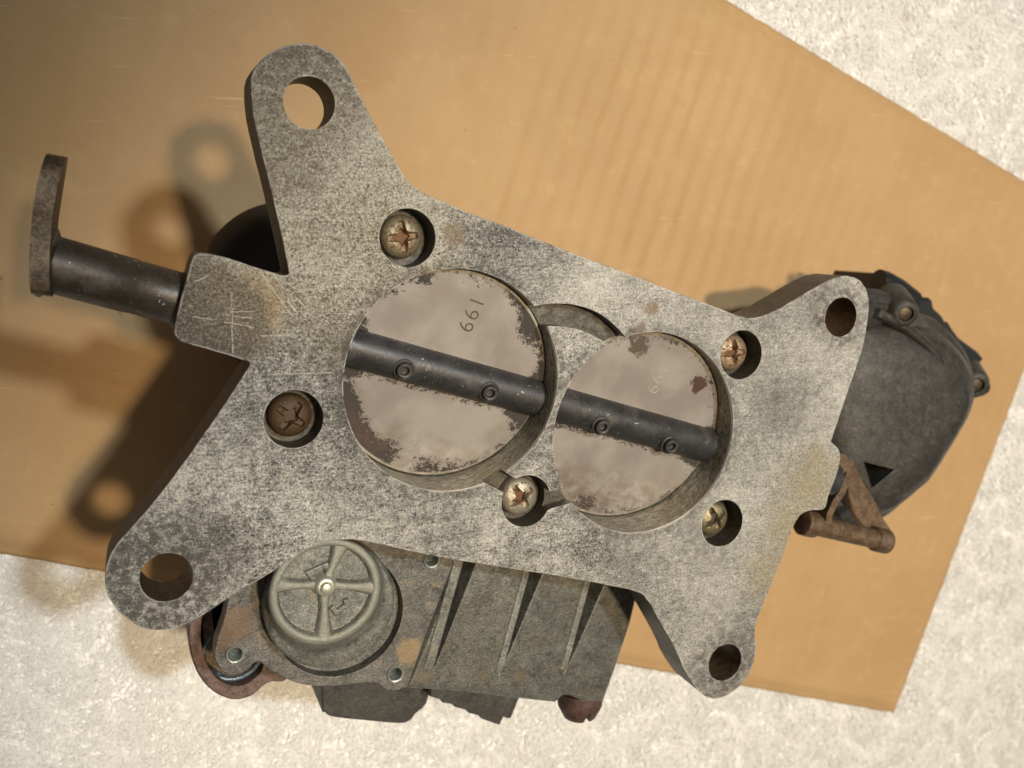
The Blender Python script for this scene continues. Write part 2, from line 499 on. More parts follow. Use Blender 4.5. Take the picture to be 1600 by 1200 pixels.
def prism(bm, poly, z0, z1, ch=0.0, z0f=None):
    poly = ccw([(p[0], p[1]) for p in poly])
    L = [[(x, y, z0) for x, y in poly]]
    if ch:
        L.append([(x, y, z1 - ch) for x, y in poly])
        L.append([(x, y, z1) for x, y in inset(poly, ch)])
    else:
        L.append([(x, y, z1) for x, y in poly])
    add_loops(bm, L)


def smooth_poly(pts, sharp=(), sub=6):
    """closed Catmull-Rom through pts; indices in sharp stay corners"""
    n = len(pts); out = []
    sharp = set(sharp)
    P = [Vector(p[:2]) for p in pts]
    for i in range(n):
        p1, p2 = P[i], P[(i + 1) % n]
        p0 = P[i - 1] if i not in sharp else p1 - (p2 - p1)
        p3 = P[(i + 2) % n] if (i + 1) % n not in sharp else p2 + (p2 - p1)
        for k in range(sub):
            t = k / sub
            out.append(.5 * ((2 * p1) + (p2 - p0) * t + (2 * p0 - 5 * p1 + 4 * p2 - p3) * t * t + (3 * p1 - p0 - 3 * p2 + p3) * t ** 3))
    return [(p.x, p.y) for p in out]


def pxpoly(pts, z):
    return [tuple(at(x, y, z)[:2]) for x, y in pts]


def circle(c, r, n=48, z=None):
    return [(c[0] + r * math.cos(2 * math.pi * i / n), c[1] + r * math.sin(2 * math.pi * i / n)) for i in range(n)]


def frame(o, d, up=(0, 0, 1)):
    d = Vector(d).normalized(); up = Vector(up)
    x = up.cross(d)
    if x.length < 1e-5: x = Vector((1, 0, 0))
    x.normalize(); y = d.cross(x)
    return Vector(o), x, y, d


def lathe(bm, fr, prof, n=48, cap0=True, cap1=True, mod=None):
    """prof: list of (radius, distance along axis)"""
    o, x, y, d = fr
    L = []
    for (r, h) in prof:
        L.append([o + d * h + (x * math.cos(2 * math.pi * i / n) + y * math.sin(2 * math.pi * i / n)) * (r * (mod(i, n, h) if mod else 1)) for i in range(n)])
    add_loops(bm, L, cap0, cap1)


def tube(bm, pts, r, n=10, closed=False):
    pts = [Vector(p) for p in pts]; L = []
    for i, p in enumerate(pts):
        a = pts[i - 1] if i else p; b = pts[i + 1] if i < len(pts) - 1 else p
        if closed: a = pts[i - 1]; b = pts[(i + 1) % len(pts)]
        _, x, y, d = frame(p, b - a, (0.01, .02, 1))
        L.append([p + (x * math.cos(2 * math.pi * k / n) + y * math.sin(2 * math.pi * k / n)) * r for k in range(n)])
    if closed: L.append(L[0][:])
    add_loops(bm, L, not closed, not closed)


def strip(bm, pts, w, z0, z1, ch=.25):
    """a raised bar of width w along 2D pts"""
    P = [Vector(p[:2]) for p in pts]; l, r = [], []
    for i, p in enumerate(P):
        a = P[max(0, i - 1)]; b = P[min(len(P) - 1, i + 1)]
        d1 = (p - a).normalized() if i else (b - p).normalized()
        d2 = (b - p).normalized() if i < len(P) - 1 else d1
        t = (d1 + d2).normalized(); nn = Vector((-t.y, t.x)); k = 1 / max(.5, nn.dot(Vector((-d1.y, d1.x))))
        l.append(tuple(p + nn * w / 2 * k)); r.append(tuple(p - nn * w / 2 * k))
    prism(bm, l + r[::-1], z0, z1, ch)


def boolean(me, cutters, op='DIFFERENCE'):
    o = bpy.data.objects.new('work', me); COL.objects.link(o)
    tmp = []
    for cm in cutters:
        c = bpy.data.objects.new('cutter', cm); COL.objects.link(c); tmp.append(c)
        md = o.modifiers.new('b', 'BOOLEAN'); md.operation = op; md.solver = 'EXACT'; md.object = c
    bpy.context.view_layer.update()
    dg = bpy.context.evaluated_depsgraph_get()
    res = bpy.data.meshes.new_from_object(o.evaluated_get(dg))
    for c in tmp + [o]: bpy.data.objects.remove(c)
    return res


def P3(poly, z): return [(x, y, z) for x, y in poly]


# ------------------------------------------------------------------ the setting: carpet and cardboard
def props(o, **k):
    for a, b in k.items(): o[a] = b


BR = at(1400, 1116, 0); RT = at(1600, 590, 0)
T0 = at(1140, 0, 0); T1 = at(1600, 280, 0); B0 = at(0, 867, 0)


def isect(p, q, a, b):
    d1, d2 = (q - p), (b - a)
    k = ((a.x - p.x) * d2.y - (a.y - p.y) * d2.x) / (d1.x * d2.y - d1.y * d2.x)
    return p + d1 * k


TR = isect(BR, RT, T0, T1)
e1 = (B0 - BR).normalized()                    # along the bottom edge, to the left
e2 = (T0 - T1).normalized()
CW = 430.0
BL = BR + e1 * CW; TL = TR + e2 * CW
FL = (TR - BR).normalized()                    # flutes run this way


def card_pt(s, q):
    a = BR.lerp(BL, s); b = TR.lerp(TL, s)
    return a.lerp(b, q)


RIBC = at(1010, 250, 0)
CREASES = [(at(1120, 12, 0), at(1225, 66, 0), .9, 1.2), (at(980, 470, 0), at(1060, 300, 0), .5, 1.5), (at(1500, 330, 0), at(1470, 450, 0), .5, 1.2), (at(700, 40, 0), at(860, 90, 0), .35, 1.0), (at(1310, 930, 0), at(1350, 1080, 0), .4, 1.3), (at(30, 560, 0), at(200, 610, 0), .4, 1.5)]


def card_h(p, dist_edge):
    u = (p - BR).dot(e1)
    w = (p - BR).dot(FL)
    ph = u / 8.4 * 2 * math.pi + 1.6 * mnoise.noise(Vector((u * .01, w * .02, 3)))
    fi = ph / (2 * math.pi)
    zone = math.exp(-((p.x - RIBC.x) ** 2 + (p.y - RIBC.y) ** 2) / 62 ** 2)
    amp = (.06 + .40 * zone) * max(.25, .75 + .75 * mnoise.noise(Vector((round(fi) * .73 + 5, w * .045, 1))) + .5 * mnoise.noise(Vector((fi * .3, w * .10, 7))))
    h = amp * math.sin(ph) + .5 * mnoise.noise(Vector((u * .012, w * .012, 8))) + .22 * mnoise.noise(Vector((u * .07, w * .03, 2))) + .05 * mnoise.noise(Vector((u * .4, w * .3, 2)))
    for (qa, qb, dp, wd) in CREASES:
        dd = qb - qa; tt = max(0, min(1, (p - qa).dot(dd) / dd.length_squared))
        ds = (p - (qa + dd * tt)).length
        h -= dp * math.exp(-(ds / wd) ** 2) * (.6 + .8 * mnoise.noise(p * .2))
    k = min(1.0, max(0.0, dist_edge / 6.0))
    k = k * k * (3 - 2 * k)
    return h * k - 1.5 * (1 - k)


card = bpy.data.objects.new('cardboard_sheet', None)
COL.objects.link(card); card.location = (0, 0, -4 * S)
props(card, label='flat brown corrugated cardboard sheet lying on the white carpet under the metal casting', category='cardboard')
NS, NQ = 330, 250


def liner(z_off, name, k_h=1.0):
    vs, fs = [], []
    H = (TR - BR).length
    for i in range(NS + 1):
        for j in range(NQ + 1):
            s, q = i / NS, j / NQ
            p = card_pt(s, q)
            de = min(q * H, (1 - q) * H * 1.3, s * CW * 2.2 + 1.2)
            h = card_h(p, de) * k_h
            jit = Vector((0, 0, 0))
            if j in (0, NQ) or i in (0,):
                jit = Vector((mnoise.noise(p * .25), mnoise.noise(p * .25 + Vector((9, 9, 9))), 0)) * .35
            vs.append(((p.x + jit.x) * S, (p.y + jit.y) * S, (h + z_off) * S))
    for i in range(NS):
        for j in range(NQ):
            a = i * (NQ + 1) + j
            fs.append((a, a + 1, a + NQ + 2, a + NQ + 1))
    me = bpy.data.meshes.new(name)
    me.from_pydata(vs, [], fs); me.update()
    o = link(name, me, M_CARD, None, 180)
    md = o.modifiers.new('thickness', 'SOLIDIFY'); md.thickness = .45 * S; md.offset = -1
    o.parent = card; o.matrix_parent_inverse = Matrix.Translation((0, 0, 4 * S))
    return o


def medium():
    vs, fs = [], []
    n = 560
    for i in range(n + 1):
        s = i / n
        for q in (.004, .996):
            p = card_pt(s * .994 + .003, q)
            u = (p - BR).dot(e1)
            vs.append((p.x * S, p.y * S, (-2.25 + .75 * math.sin(u / 7.6 * 2 * math.pi)) * S - (.25 * S)))
    for i in range(n): fs.append((2 * i, 2 * i + 1, 2 * i + 3, 2 * i + 2))
    me = bpy.data.meshes.new('corrugated_core'); me.from_pydata(vs, [], fs); me.update()
    o = link('corrugated_core', me, M_CARD, None, 180)
    o.parent = card; o.matrix_parent_inverse = Matrix.Translation((0, 0, 4 * S))


liner(0.0, 'top_liner'); liner(-3.4, 'bottom_liner', .05); medium()

# carpet
def carpet_mat():
    t = NT('cream_plush_pile')
    g = t.noise(.02, 4, .6); f = t.noise(.22, 4, .65, off=3); ff = t.noise(.9, 3, .6, off=9)
    c = t.mix(g, (.87, .855, .825), (.91, .90, .875))
    c = t.mix(t.ma('MULTIPLY', t.step(f, .42, .72), .30), c, (.93, .925, .91))
    c = t.mix(t.ma('MULTIPLY', t.step(ff, .5, .75), .18), c, (.74, .71, .69))
    c = t.mix(t.ma('MULTIPLY', t.step(t.noise(.13, 3, .6, off=33), .62, .74), .25), c, (.55, .44, .34))
    sp = t.step(t.noise(.16, 2, .5, off=55), .775, .80)
    c = t.mix(t.ma('MULTIPLY', sp, .6), c, (.25, .2, .17))
    return t.out(c, .9, 0, t.bump(ff, .8), .1, .25)


M_CARPET = carpet_mat()
_t = M_CARPET.node_tree                       # pile fibres let light through
_tr = _t.nodes.new('ShaderNodeBsdfTranslucent'); _mx = _t.nodes.new('ShaderNodeMixShader'); _mx.inputs[0].default_value = .25
_src = _t.nodes['Principled BSDF'].inputs['Base Color'].links[0].from_socket
_t.links.new(_src, _tr.inputs[0]); _t.links.new(_t.nodes['Principled BSDF'].outputs[0], _mx.inputs[1]); _t.links.new(_tr.outputs[0], _mx.inputs[2])
M_PILE = M_CARPET.copy(); M_PILE.name = 'translucent_pile_fibre'
_p = M_PILE.node_tree; _o = [n for n in _p.nodes if n.type == 'OUTPUT_MATERIAL'][0]
_p.links.new([n for n in _p.nodes if n.type == 'MIX_SHADER'][0].outputs[0], _o.inputs[0])
def soft_noise(nx, ny, cell, r):
    """smooth random field on an nx by ny grid, features of `cell` grid steps"""
    gx, gy = int(nx / cell) + 3, int(ny / cell) + 3
    g = r.uniform(-1, 1, (gx, gy))
    x = np.arange(nx) / cell; y = np.arange(ny) / cell
    ix, iy = x.astype(int), y.astype(int)
    fx, fy = x - ix, y - iy
    fx, fy = fx * fx * (3 - 2 * fx), fy * fy * (3 - 2 * fy)
    a = g[np.ix_(ix, iy)]; b = g[np.ix_(ix + 1, iy)]; c = g[np.ix_(ix, iy + 1)]; d = g[np.ix_(ix + 1, iy + 1)]
    return (a * (1 - fx)[:, None] + b * fx[:, None]) * (1 - fy)[None] + (c * (1 - fx)[:, None] + d * fx[:, None]) * fy[None]


def carpet_ground():
    r = np.random.RandomState(11)
    x0, x1, y0, y1, st = -190.0, 350.0, -270.0, 200.0, .85
    nx, ny = int((x1 - x0) / st), int((y1 - y0) / st)
    h = sum(a * soft_noise(nx, ny, c_, r) for a, c_ in ((.25, 14), (.3, 5.5), (.35, 3.1), (.45, 1.9)))
    xs = x0 + np.arange(nx) * st; ys = y0 + np.arange(ny) * st
    XX, YY = np.meshgrid(xs, ys, indexing='ij')
    # coarse skirt: stretch the outermost rows far out
    XX[0] -= 500; XX[-1] += 500; YY[:, 0] -= 500; YY[:, -1] += 500
    V = np.stack([XX, YY, -5.2 + h * .20], -1).reshape(-1, 3) * S
    idx = np.arange(nx * ny).reshape(nx, ny)
    Fc = np.stack([idx[:-1, :-1], idx[1:, :-1], idx[1:, 1:], idx[:-1, 1:]], -1).reshape(-1, 4)
    me = bpy.data.meshes.new('carpet')
    me.vertices.add(len(V)); me.vertices.foreach_set('co', V.ravel())
    me.loops.add(Fc.size); me.loops.foreach_set('vertex_index', Fc.ravel().astype(np.int32))
    me.polygons.add(len(Fc)); me.polygons.foreach_set('loop_start', np.arange(len(Fc), dtype=np.int32) * 4)
    me.polygons.foreach_set('loop_total', np.full(len(Fc), 4, dtype=np.int32))
    me.update(calc_edges=True)
    return link('carpet', me, M_CARPET, None, 180)


carpet = carpet_ground()
props(carpet, kind='structure')


def inside_card(x, y, m):
    p = Vector((x, y, 0))
    q = (p - BR)
    d1 = (e1.x * q.y - e1.y * q.x)               # distance from the bottom edge line
    s1 = (p - BR).dot(Vector((e1.x, e1.y, 0)))
    r = (p - BR); dr = -(FL.x * r.y - FL.y * r.x)
    tt = (p - TR); dt = (e2.x * tt.y - e2.y * tt.x)
    return d1, dr, dt


def pile():
    """curled tufts of the pile, one mesh"""
    r = np.random.RandomState(5)
    # only where carpet shows: around the sheet
    N = 430000
    x = r.uniform(-180, 340, N); y = r.uniform(-265, 190, N)
    sgn = lambda d, o: d.x * (y - o.y) - d.y * (x - o.x)
    dB = sgn(e1, BR); dT = sgn(e2, TR); dR = sgn(FL, BR)
    # signs of an inner point
    c = card_pt(.4, .5)
    sg = lambda d, o: math.copysign(1, d.x * (c.y - o.y) - d.y * (c.x - o.x))
    ins = np.minimum(np.minimum(dB * sg(e1, BR), dT * sg(e2, TR)), dR * sg(FL, BR))
    k = ins < 5
    x, y = x[k], y[k]; n = len(x)
    # direction field gives swirled clumps
    ang = np.array([mnoise.noise(Vector((a * .07, b * .07, 2))) * 6 for a, b in zip(x, y)]) + r.normal(0, .9, n)
    clump = np.array([mnoise.noise(Vector((a * .16, b * .16, 7))) for a, b in zip(x, y)])
    ln = r.uniform(1.4, 3.4, n); w = r.uniform(.14, .34, n)
    z0 = -5.1 + clump * .2
    top = z0 + r.uniform(.3, 1.1, n) + clump * .12
    dx, dy = np.cos(ang), np.sin(ang)
    bend = r.normal(0, .6, n)
    pts = []
    for t_, hz in ((0, 0), (.45, .75), (.8, 1.0), (1.0, .86)):
        px = x + dx * ln * t_ - dy * bend * t_ * t_
        py = y + dy * ln * t_ + dx * bend * t_ * t_
        pz = z0 + (top - z0) * hz
        ww = w * (1, 1, .8, .35)[(0, .45, .8, 1.0).index(t_)]
        pts.append(np.stack([px - dy * ww, py + dx * ww, pz], 1)); pts.append(np.stack([px + dy * ww, py - dx * ww, pz], 1))
    V = np.stack(pts, 1).reshape(-1, 3) * S
    base = (np.arange(n) * 8)[:, None]
    q = np.array([[0, 1, 3, 2], [2, 3, 5, 4], [4, 5, 7, 6]])
    Fc = (base[:, None, :] + q[None]).reshape(-1)
    me = bpy.data.meshes.new('carpet_pile')
    me.vertices.add(len(V)); me.vertices.foreach_set('co', V.ravel())
    me.loops.add(len(Fc)); me.loops.foreach_set('vertex_index', Fc.astype(np.int32))
    nf = len(Fc) // 4
    me.polygons.add(nf); me.polygons.foreach_set('loop_start', np.arange(nf, dtype=np.int32) * 4)
    me.polygons.foreach_set('loop_total', np.full(nf, 4, dtype=np.int32))
    me.update(calc_edges=True); me.validate()
    o = link('carpet_pile', me, M_PILE, None, 180)
    o['kind'] = 'stuff'; o['label'] = 'short curled cream pile of the plush carpet'; o['category'] = 'carpet'


pile()

# ------------------------------------------------------------------ the carburettor
carb = bpy.data.objects.new('carburetor', None)
COL.objects.link(carb)
props(carb, label='speckled grey metal carburetor lying upside down on cardboard with two round bores up', category='carburetor')

ZP = PLATE_Z
A = Vector((0.33645 * CAM_D - ORG[0], -0.1771 * CAM_D + ORG[1], ZP))
B = Vector((0.58590 * CAM_D - ORG[0], -0.2583 * CAM_D + ORG[1], ZP))
RB = 25.45
AX = (B - A).normalized(); AY = Vector((-AX.y, AX.x, 0))
HOLES = [Vector((c[0] * CAM_D - ORG[0], -c[1] * CAM_D + ORG[1], ZP)) for c in ((.18364, -.1200), (.0194, .3622), (.8775, .1238), (.7154, .5843))]

outline_px = [(392, 140), (397, 110), (415, 88), (445, 72), (480, 68), (518, 82), (542, 107), (557, 137), (576, 176), (600, 220), (625, 265), (640, 286), (658, 299), (690, 314), (750, 339),
              (800, 357), (850, 378), (950, 416), (1050, 454), (1120, 480), (1150, 492), (1172, 497), (1200, 491), (1232, 474), (1280, 446), (1306, 434), (1330, 432), (1349, 444), (1358, 470), (1355, 508),
              (1345, 554), (1322, 621), (1299, 690), (1312, 706), (1310, 733), (1295, 775), (1288, 795), (1262, 799), (1243, 817), (1220, 879), (1195, 940), (1180, 982), (1182, 1015), (1172, 1050), (1150, 1078), (1120, 1092), (1095, 1083),
              (1073, 1052), (1053, 1010), (1025, 960), (1012, 938), (992, 924), (900, 905), (800, 889), (700, 873), (640, 861), (590, 850), (545, 843), (503, 848), (470, 864), (440, 885), (397, 911), (355, 936), (327, 955), (293, 974), (265, 984), (225, 982), (192, 962), (171, 935), (164, 905),
              (171, 872), (187, 845), (212, 817), (250, 773), (300, 705), (340, 648), (386, 578), (391, 566), (350, 553), (297, 538), (279, 530), (273, 514), (280, 480), (292, 436), (301, 404), (312, 396), (350, 402), (400, 418), (440, 430),
              (452, 428), (446, 395), (427, 310), (400, 200)]
sharp = [outline_px.index(p) for p in ((299 + 1000, 690), (391, 566), (452, 428))]
outl = smooth_poly(pxpoly(outline_px, ZP), sharp, 7)
outl = [(x + .10 * mnoise.noise(Vector((x * .8, y * .8, 1))) + .08 * mnoise.noise(Vector((x * .2, y * .2, 5))), y + .10 * mnoise.noise(Vector((x * .8, y * .8, 9)))) for x, y in outl]
bm = bmesh.new(); prism(bm, outl, ZP - 12, ZP, .18); plate_me = bm_mesh(bm)


def cyl_cut(c, r, z0, z1, n=64):
    bm = bmesh.new(); prism(bm, circle(c, r, n), z0, z1); return bm_mesh(bm)


cuts = [cyl_cut(A, RB, ZP - 30, ZP + 5, 128), cyl_cut(B, RB, ZP - 30, ZP + 5, 128)]
for h in HOLES: cuts.append(cyl_cut(h, 5.25, ZP - 30, ZP + 5))
SCREWS = []
for (L_, R_, T_, B_) in (((590, 370), (682, 372), (638, 324), (637, 420)), ((409, 652), (506, 655), (460, 609), (460, 703)),
                         ((1127, 556), (1187, 553), (1163, 519), (1155, 590)), ((1099, 820), (1159, 812), (1134, 784), (1122, 854)),
                         ((786, 780), (858, 784), (826, 745), (818, 822))):
    c = (at(*L_, ZP) + at(*R_, ZP) + at(*T_, ZP) + at(*B_, ZP)) / 4
    SCREWS.append(c)
for c in SCREWS: cuts.append(cyl_cut(c, 6.3, ZP - 7, ZP + 5))
# vacuum groove arching between the bores
go = smooth_poly(pxpoly([(822, 482), (845, 476), (875, 474), (905, 478), (935, 489), (960, 508), (980, 532), (985, 560), (955, 548), (940, 532), (915, 519), (885, 511), (850, 510), (826, 520)], ZP), (0, 7, 13), 4)
bm = bmesh.new(); prism(bm, go, ZP - 4, ZP + 5); cuts.append(bm_mesh(bm))
# slots from the middle screw pocket to both bores
bm = bmesh.new(); prism(bm, pxpoly([(770, 726), (812, 752), (800, 775), (752, 752)], ZP), ZP - 3.5, ZP + 5); cuts.append(bm_mesh(bm))
bm = bmesh.new(); prism(bm, pxpoly([(838, 762), (855, 768), (890, 762), (905, 782), (885, 788), (860, 795), (838, 806)], ZP), ZP - 3.5, ZP + 5); cuts.append(bm_mesh(bm))
plate_me = boolean(plate_me, cuts)
plate_me.materials.clear()
for m in (M_PLATE, M_WALL, M_SIDE, M_POCKET, M_HOLEBROWN): plate_me.materials.append(m)
for p in plate_me.polygons:
    c = p.center / S; nz = p.normal.z
    xy = Vector((c.x, c.y, 0)); a0 = Vector((A.x, A.y, 0)); b0 = Vector((B.x, B.y, 0))
    if nz > .9 and c.z > ZP - .3: p.material_index = 0
    elif abs(nz) < .3 and ((xy - a0).length < RB + .2 or (xy - b0).length < RB + .2): p.material_index = 1
    elif any((xy - Vector((h.x, h.y, 0))).length < 5.5 for h in HOLES): p.material_index = 4
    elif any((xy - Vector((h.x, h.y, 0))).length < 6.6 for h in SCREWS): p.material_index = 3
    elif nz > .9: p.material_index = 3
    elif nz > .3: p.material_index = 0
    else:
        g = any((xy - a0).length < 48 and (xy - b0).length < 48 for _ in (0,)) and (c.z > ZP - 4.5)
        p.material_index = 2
plate = link('mounting_flange', plate_me, [], carb, 35)
plate['label'] = 'flat speckled grey cast flange with four bolt ears and a square lug'


# worn lip round each bore, its edge highlight put into the pale colour, broken where the vacuum slots cut through it
def in_poly(x, y, poly):
    k = False
    for i in range(len(poly)):
        (x1, y1), (x2, y2) = poly[i - 1], poly[i]
        if (y1 > y) != (y2 > y) and x < (x2 - x1) * (y - y1) / (y2 - y1) + x1: k = not k
    return k


SLOTS = [go, pxpoly([(770, 726), (812, 752), (800, 775), (752, 752)], ZP), pxpoly([(838, 762), (855, 768), (890, 762), (905, 782), (885, 788), (860, 795), (838, 806)], ZP)]
M_LIP = plain('worn_bright_lip', (.80, .78, .72), .35, .35)
for c_ in (A, B):
    bm = bmesh.new(); prev = None
    for i in range(241):
        a_ = 2 * math.pi * i / 240
        x_, y_ = c_.x + RB * math.cos(a_), c_.y + RB * math.sin(a_)
        if any(in_poly(x_, y_, P_) for P_ in SLOTS): prev = None; continue
        w_ = .20 + .16 * mnoise.noise(Vector((x_ * .3, y_ * .3, 3))) + .05 * mnoise.noise(Vector((x_ * 2, y_ * 2, 3)))
        ca, sa = math.cos(a_), math.sin(a_)
        row = [bm.verts.new((c_.x + r_ * ca, c_.y + r_ * sa, z_)) for r_, z_ in ((RB + w_, ZP + .004), (RB - .03, ZP - w_ - .05), (RB - .03, ZP - .9), (RB + .2, ZP - .9))]
        if prev:
            for k in range(3): bm.faces.new((prev[k], row[k], row[k + 1], prev[k + 1]))
        prev = row
    link('bore_lip', bm_mesh(bm), M_LIP, plate, 40)


# ---- screws
def phillips(r=4.5, hgt=2.6, ang=0.0, lobes=4):
    bm = bmesh.new()
    NR, NA = 30, 112
    ctr = None; rings = []
    def zf(x, y):
        rr = math.hypot(x, y) / r
        z = hgt * (1 - rr ** 2.6) ** .5 if rr < 1 else 0
        xa, ya = x * math.cos(ang) + y * math.sin(ang), -x * math.sin(ang) + y * math.cos(ang)
        dep = 0
        for (p, q) in ((abs(xa), abs(ya)), (abs(ya), abs(xa))):
            wv = .98 - .12 * p
            e = max(0, min(1, (wv - q) / .16 + .5)); f = max(0, min(1, (3.35 - p) / .25 + .5))
            dep = max(dep, e * f * (2.3 - .38 * p))
        cc = max(0, min(1, (1.75 - (abs(xa) + abs(ya)) * .9) / .2 + .5))
        dep = max(dep, cc * 2.3)
        return z - dep
    c0 = bm.verts.new((0, 0, zf(0, 0)))
    prev = None
    for i in range(1, NR + 1):
        rad = r * (i / NR) ** .93
        ring = [bm.verts.new((rad * math.cos(2 * math.pi * k / NA), rad * math.sin(2 * math.pi * k / NA), zf(rad * math.cos(2 * math.pi * k / NA), rad * math.sin(2 * math.pi * k / NA)))) for k in range(NA)]
        for k in range(NA):
            j = (k + 1) % NA
            if prev is None: bm.faces.new((c0, ring[k], ring[j]))
            else: bm.faces.new((prev[k], ring[k], ring[j], prev[j]))
        prev = ring
    low = [bm.verts.new((v.co.x, v.co.y, -1.2)) for v in prev]
    for k in range(NA): bm.faces.new((prev[k], low[k], low[(k + 1) % NA], prev[(k + 1) % NA]))
    bm.faces.new(low[::-1])
    return bm_mesh(bm)


screw_spec = [
    ((630, 370), .10, screw_metal('plated_screw_rust_cross', (.38, .33, .22), (.17, .075, .022), .52, 1), 'plated round screw head, orange rust in its cross'),
    ((455, 652), .9, screw_metal('fully_rusted_screw', (.075, .045, .020), (.085, .045, .017), .72, 22, .3), 'fully brown rusted screw head'),
    ((1149, 552), .05, screw_metal('brassy_screw_rust', (.50, .38, .25), (.15, .065, .022), .52, 33), 'brassy screw head stained brown'),
    ((1119, 812), .45, screw_metal('olive_brass_screw', (.32, .27, .16), (.08, .06, .035), .42, 47, .9), 'dull olive brass screw head'),
    ((815, 778), .55, screw_metal('pale_screw_rust_centre', (.50, .45, .35), (.15, .065, .022), .48, 58), 'pale screw head with worn rusty centre'),
]
for (px, ang, mat, lab), c in zip(screw_spec, SCREWS):
    hc = at(*px, ZP - 3.0)
    hc = Vector((hc.x, hc.y, 0)).lerp(Vector((c.x, c.y, 0)), .25)
    o = link('flange_screw', phillips(4.75, 2.4, ang), mat, carb, 50, Matrix.Translation(Vector((hc.x, hc.y, ZP - 5.3)) * S))
    o['label'] = lab

# ---- throttle discs
TILT = math.radians(13)
RM = Matrix((AX, AY, Vector((0, 0, 1)))).transposed()


def disc(c, mat, seed, lab, stamp_px, stamp_mat, zones=()):
    m4 = Matrix.Translation(Vector((c.x, c.y, ZP - 9.0)) * S) @ (RM @ Matrix.Rotation(TILT, 3, 'X')).to_4x4()
    zl = [((m4.inverted() @ (at(x, y, ZP - 9) * S)) / S, r) for x, y, r in zones]
    mat = disc_metal(*mat, [(v.x, v.y, r) for v, r in zl])
    bm = bmesh.new()
    n = 128
    def ell(r, z): return [(r * math.cos(2 * math.pi * i / n), r * math.sin(2 * math.pi * i / n) * 1.022, z) for i in range(n)]
    add_loops(bm, [ell(RB - .45, -1.5), ell(RB - .12, -.2), ell(RB - .35, 0)])
    o = link('throttle_disc', bm_mesh(bm), mat, carb, 40, m4)
    o['label'] = lab
    # stamped number
    cu = bpy.data.curves.new('t', 'FONT'); cu.body = '199'; cu.size = 5.4 if seed < 50 else 4.9; cu.extrude = .02; cu.align_x = 'CENTER'; cu.align_y = 'CENTER'; cu.space_character = 1.15
    cu.offset = -.07
    to = bpy.data.objects.new('t', cu); COL.objects.link(to)
    bpy.context.view_layer.update()
    tm = bpy.data.meshes.new_from_object(to.evaluated_get(bpy.context.evaluated_depsgraph_get()))
    bpy.data.objects.remove(to)
    tm.transform(Matrix.Scale(S, 4)); tm.materials.clear()
    w = at(*stamp_px, ZP - 6); loc = m4.inverted() @ (w * S); loc.z = .035 * S
    dr = at(stamp_px[0] - 14, stamp_px[1] + 40, ZP - 6) - w
    dl = (m4.inverted().to_3x3() @ dr); a = math.atan2(dl.y, dl.x)
    s_ = link('stamped_number', tm, stamp_mat, None, None)
    s_.parent = o
    s_.matrix_local = Matrix.Translation(loc) @ Matrix.Rotation(a, 4, 'Z')
    return o


disc(A, (3, .30, .30), 3, 'tan steel throttle disc flaking dark round its rim, stamped 199', (734, 489), M_STAMP,
     ((815, 455, 5), (830, 485, 4), (812, 512, 4), (842, 580, 3), (545, 620, 4), (556, 655, 4.5), (572, 690, 4), (605, 712, 5), (632, 704, 4.5), (665, 725, 4), (720, 708, 3), (800, 660, 3), (570, 500, 2.5), (655, 428, 2.5)))
disc(B, (61, .12, .55), 61, 'smoother grey throttle disc with a red-brown lower half, stamped 199', (1026, 592), M_STAMP2, ((985, 548, 2.0), (1070, 650, 1.5), (930, 790, 4), (1110, 560, 1.5)))

# ---- throttle shaft through lug and both bores
o_sh = A + AY * 1.0; SZ = ZP - 9.6
def on_axis(px, z=SZ):
    """distance along the shaft axis of the point seen at photo column px"""
    best = None
    lo, hi = -120.0, 140.0
    for _ in range(60):
        md = (lo + hi) / 2; p = Vector((o_sh.x, o_sh.y, z)) + AX * md
        q = Vector((p.x + ORG[0], -(p.y - ORG[1]), 0)); d = PLATE_Z + CAM_D - z
        c3 = q.x * _u + q.y * _v + d * _n
        if 800 + F * c3[0] / c3[2] < px: lo = md
        else: hi = md
    return lo


base = Vector((o_sh.x, o_sh.y, SZ))
bm = bmesh.new()
fr = frame(base, AX)
t0, t1 = on_axis(330), on_axis(1300)
lathe(bm, fr, [(4.7, t0), (4.7, t1)], 64)
shaft = link('throttle_shaft', bm_mesh(bm), M_SHAFT, carb, 40)
for (x, y) in ((632, 575), (765, 610), (940, 663), (1047, 693)):
    p = at(x, y, SZ + 4.3)
    bm = bmesh.new()
    f2 = frame(Vector((p.x, p.y, SZ + 2.6)), Vector((-.10, -.18, 1)))
    lathe(bm, f2, [(2.6, 0), (2.5, 1.95), (2.2, 2.2), (1.95, 1.8), (1.85, 2.0), (1.8, 3.1), (1.5, 3.4), (1.05, 3.3), (.8, 2.2)], 32)
    link('staked_screw_end', bm_mesh(bm), M_SHAFT, shaft, 40)
# spacer barrel and lever outside the lug
bm = bmesh.new()
ta, tb = on_axis(279), on_axis(66)
lathe(bm, fr, [(3, ta + 4), (5.9, ta + 1.0), (5.9, ta - .2), (5.55, ta - .6), (5.5, ta - 9), (5.65, ta - 9.2), (5.75, tb)], 56)
sp = link('spacer_barrel', bm_mesh(bm), M_SPACER, carb, 40)

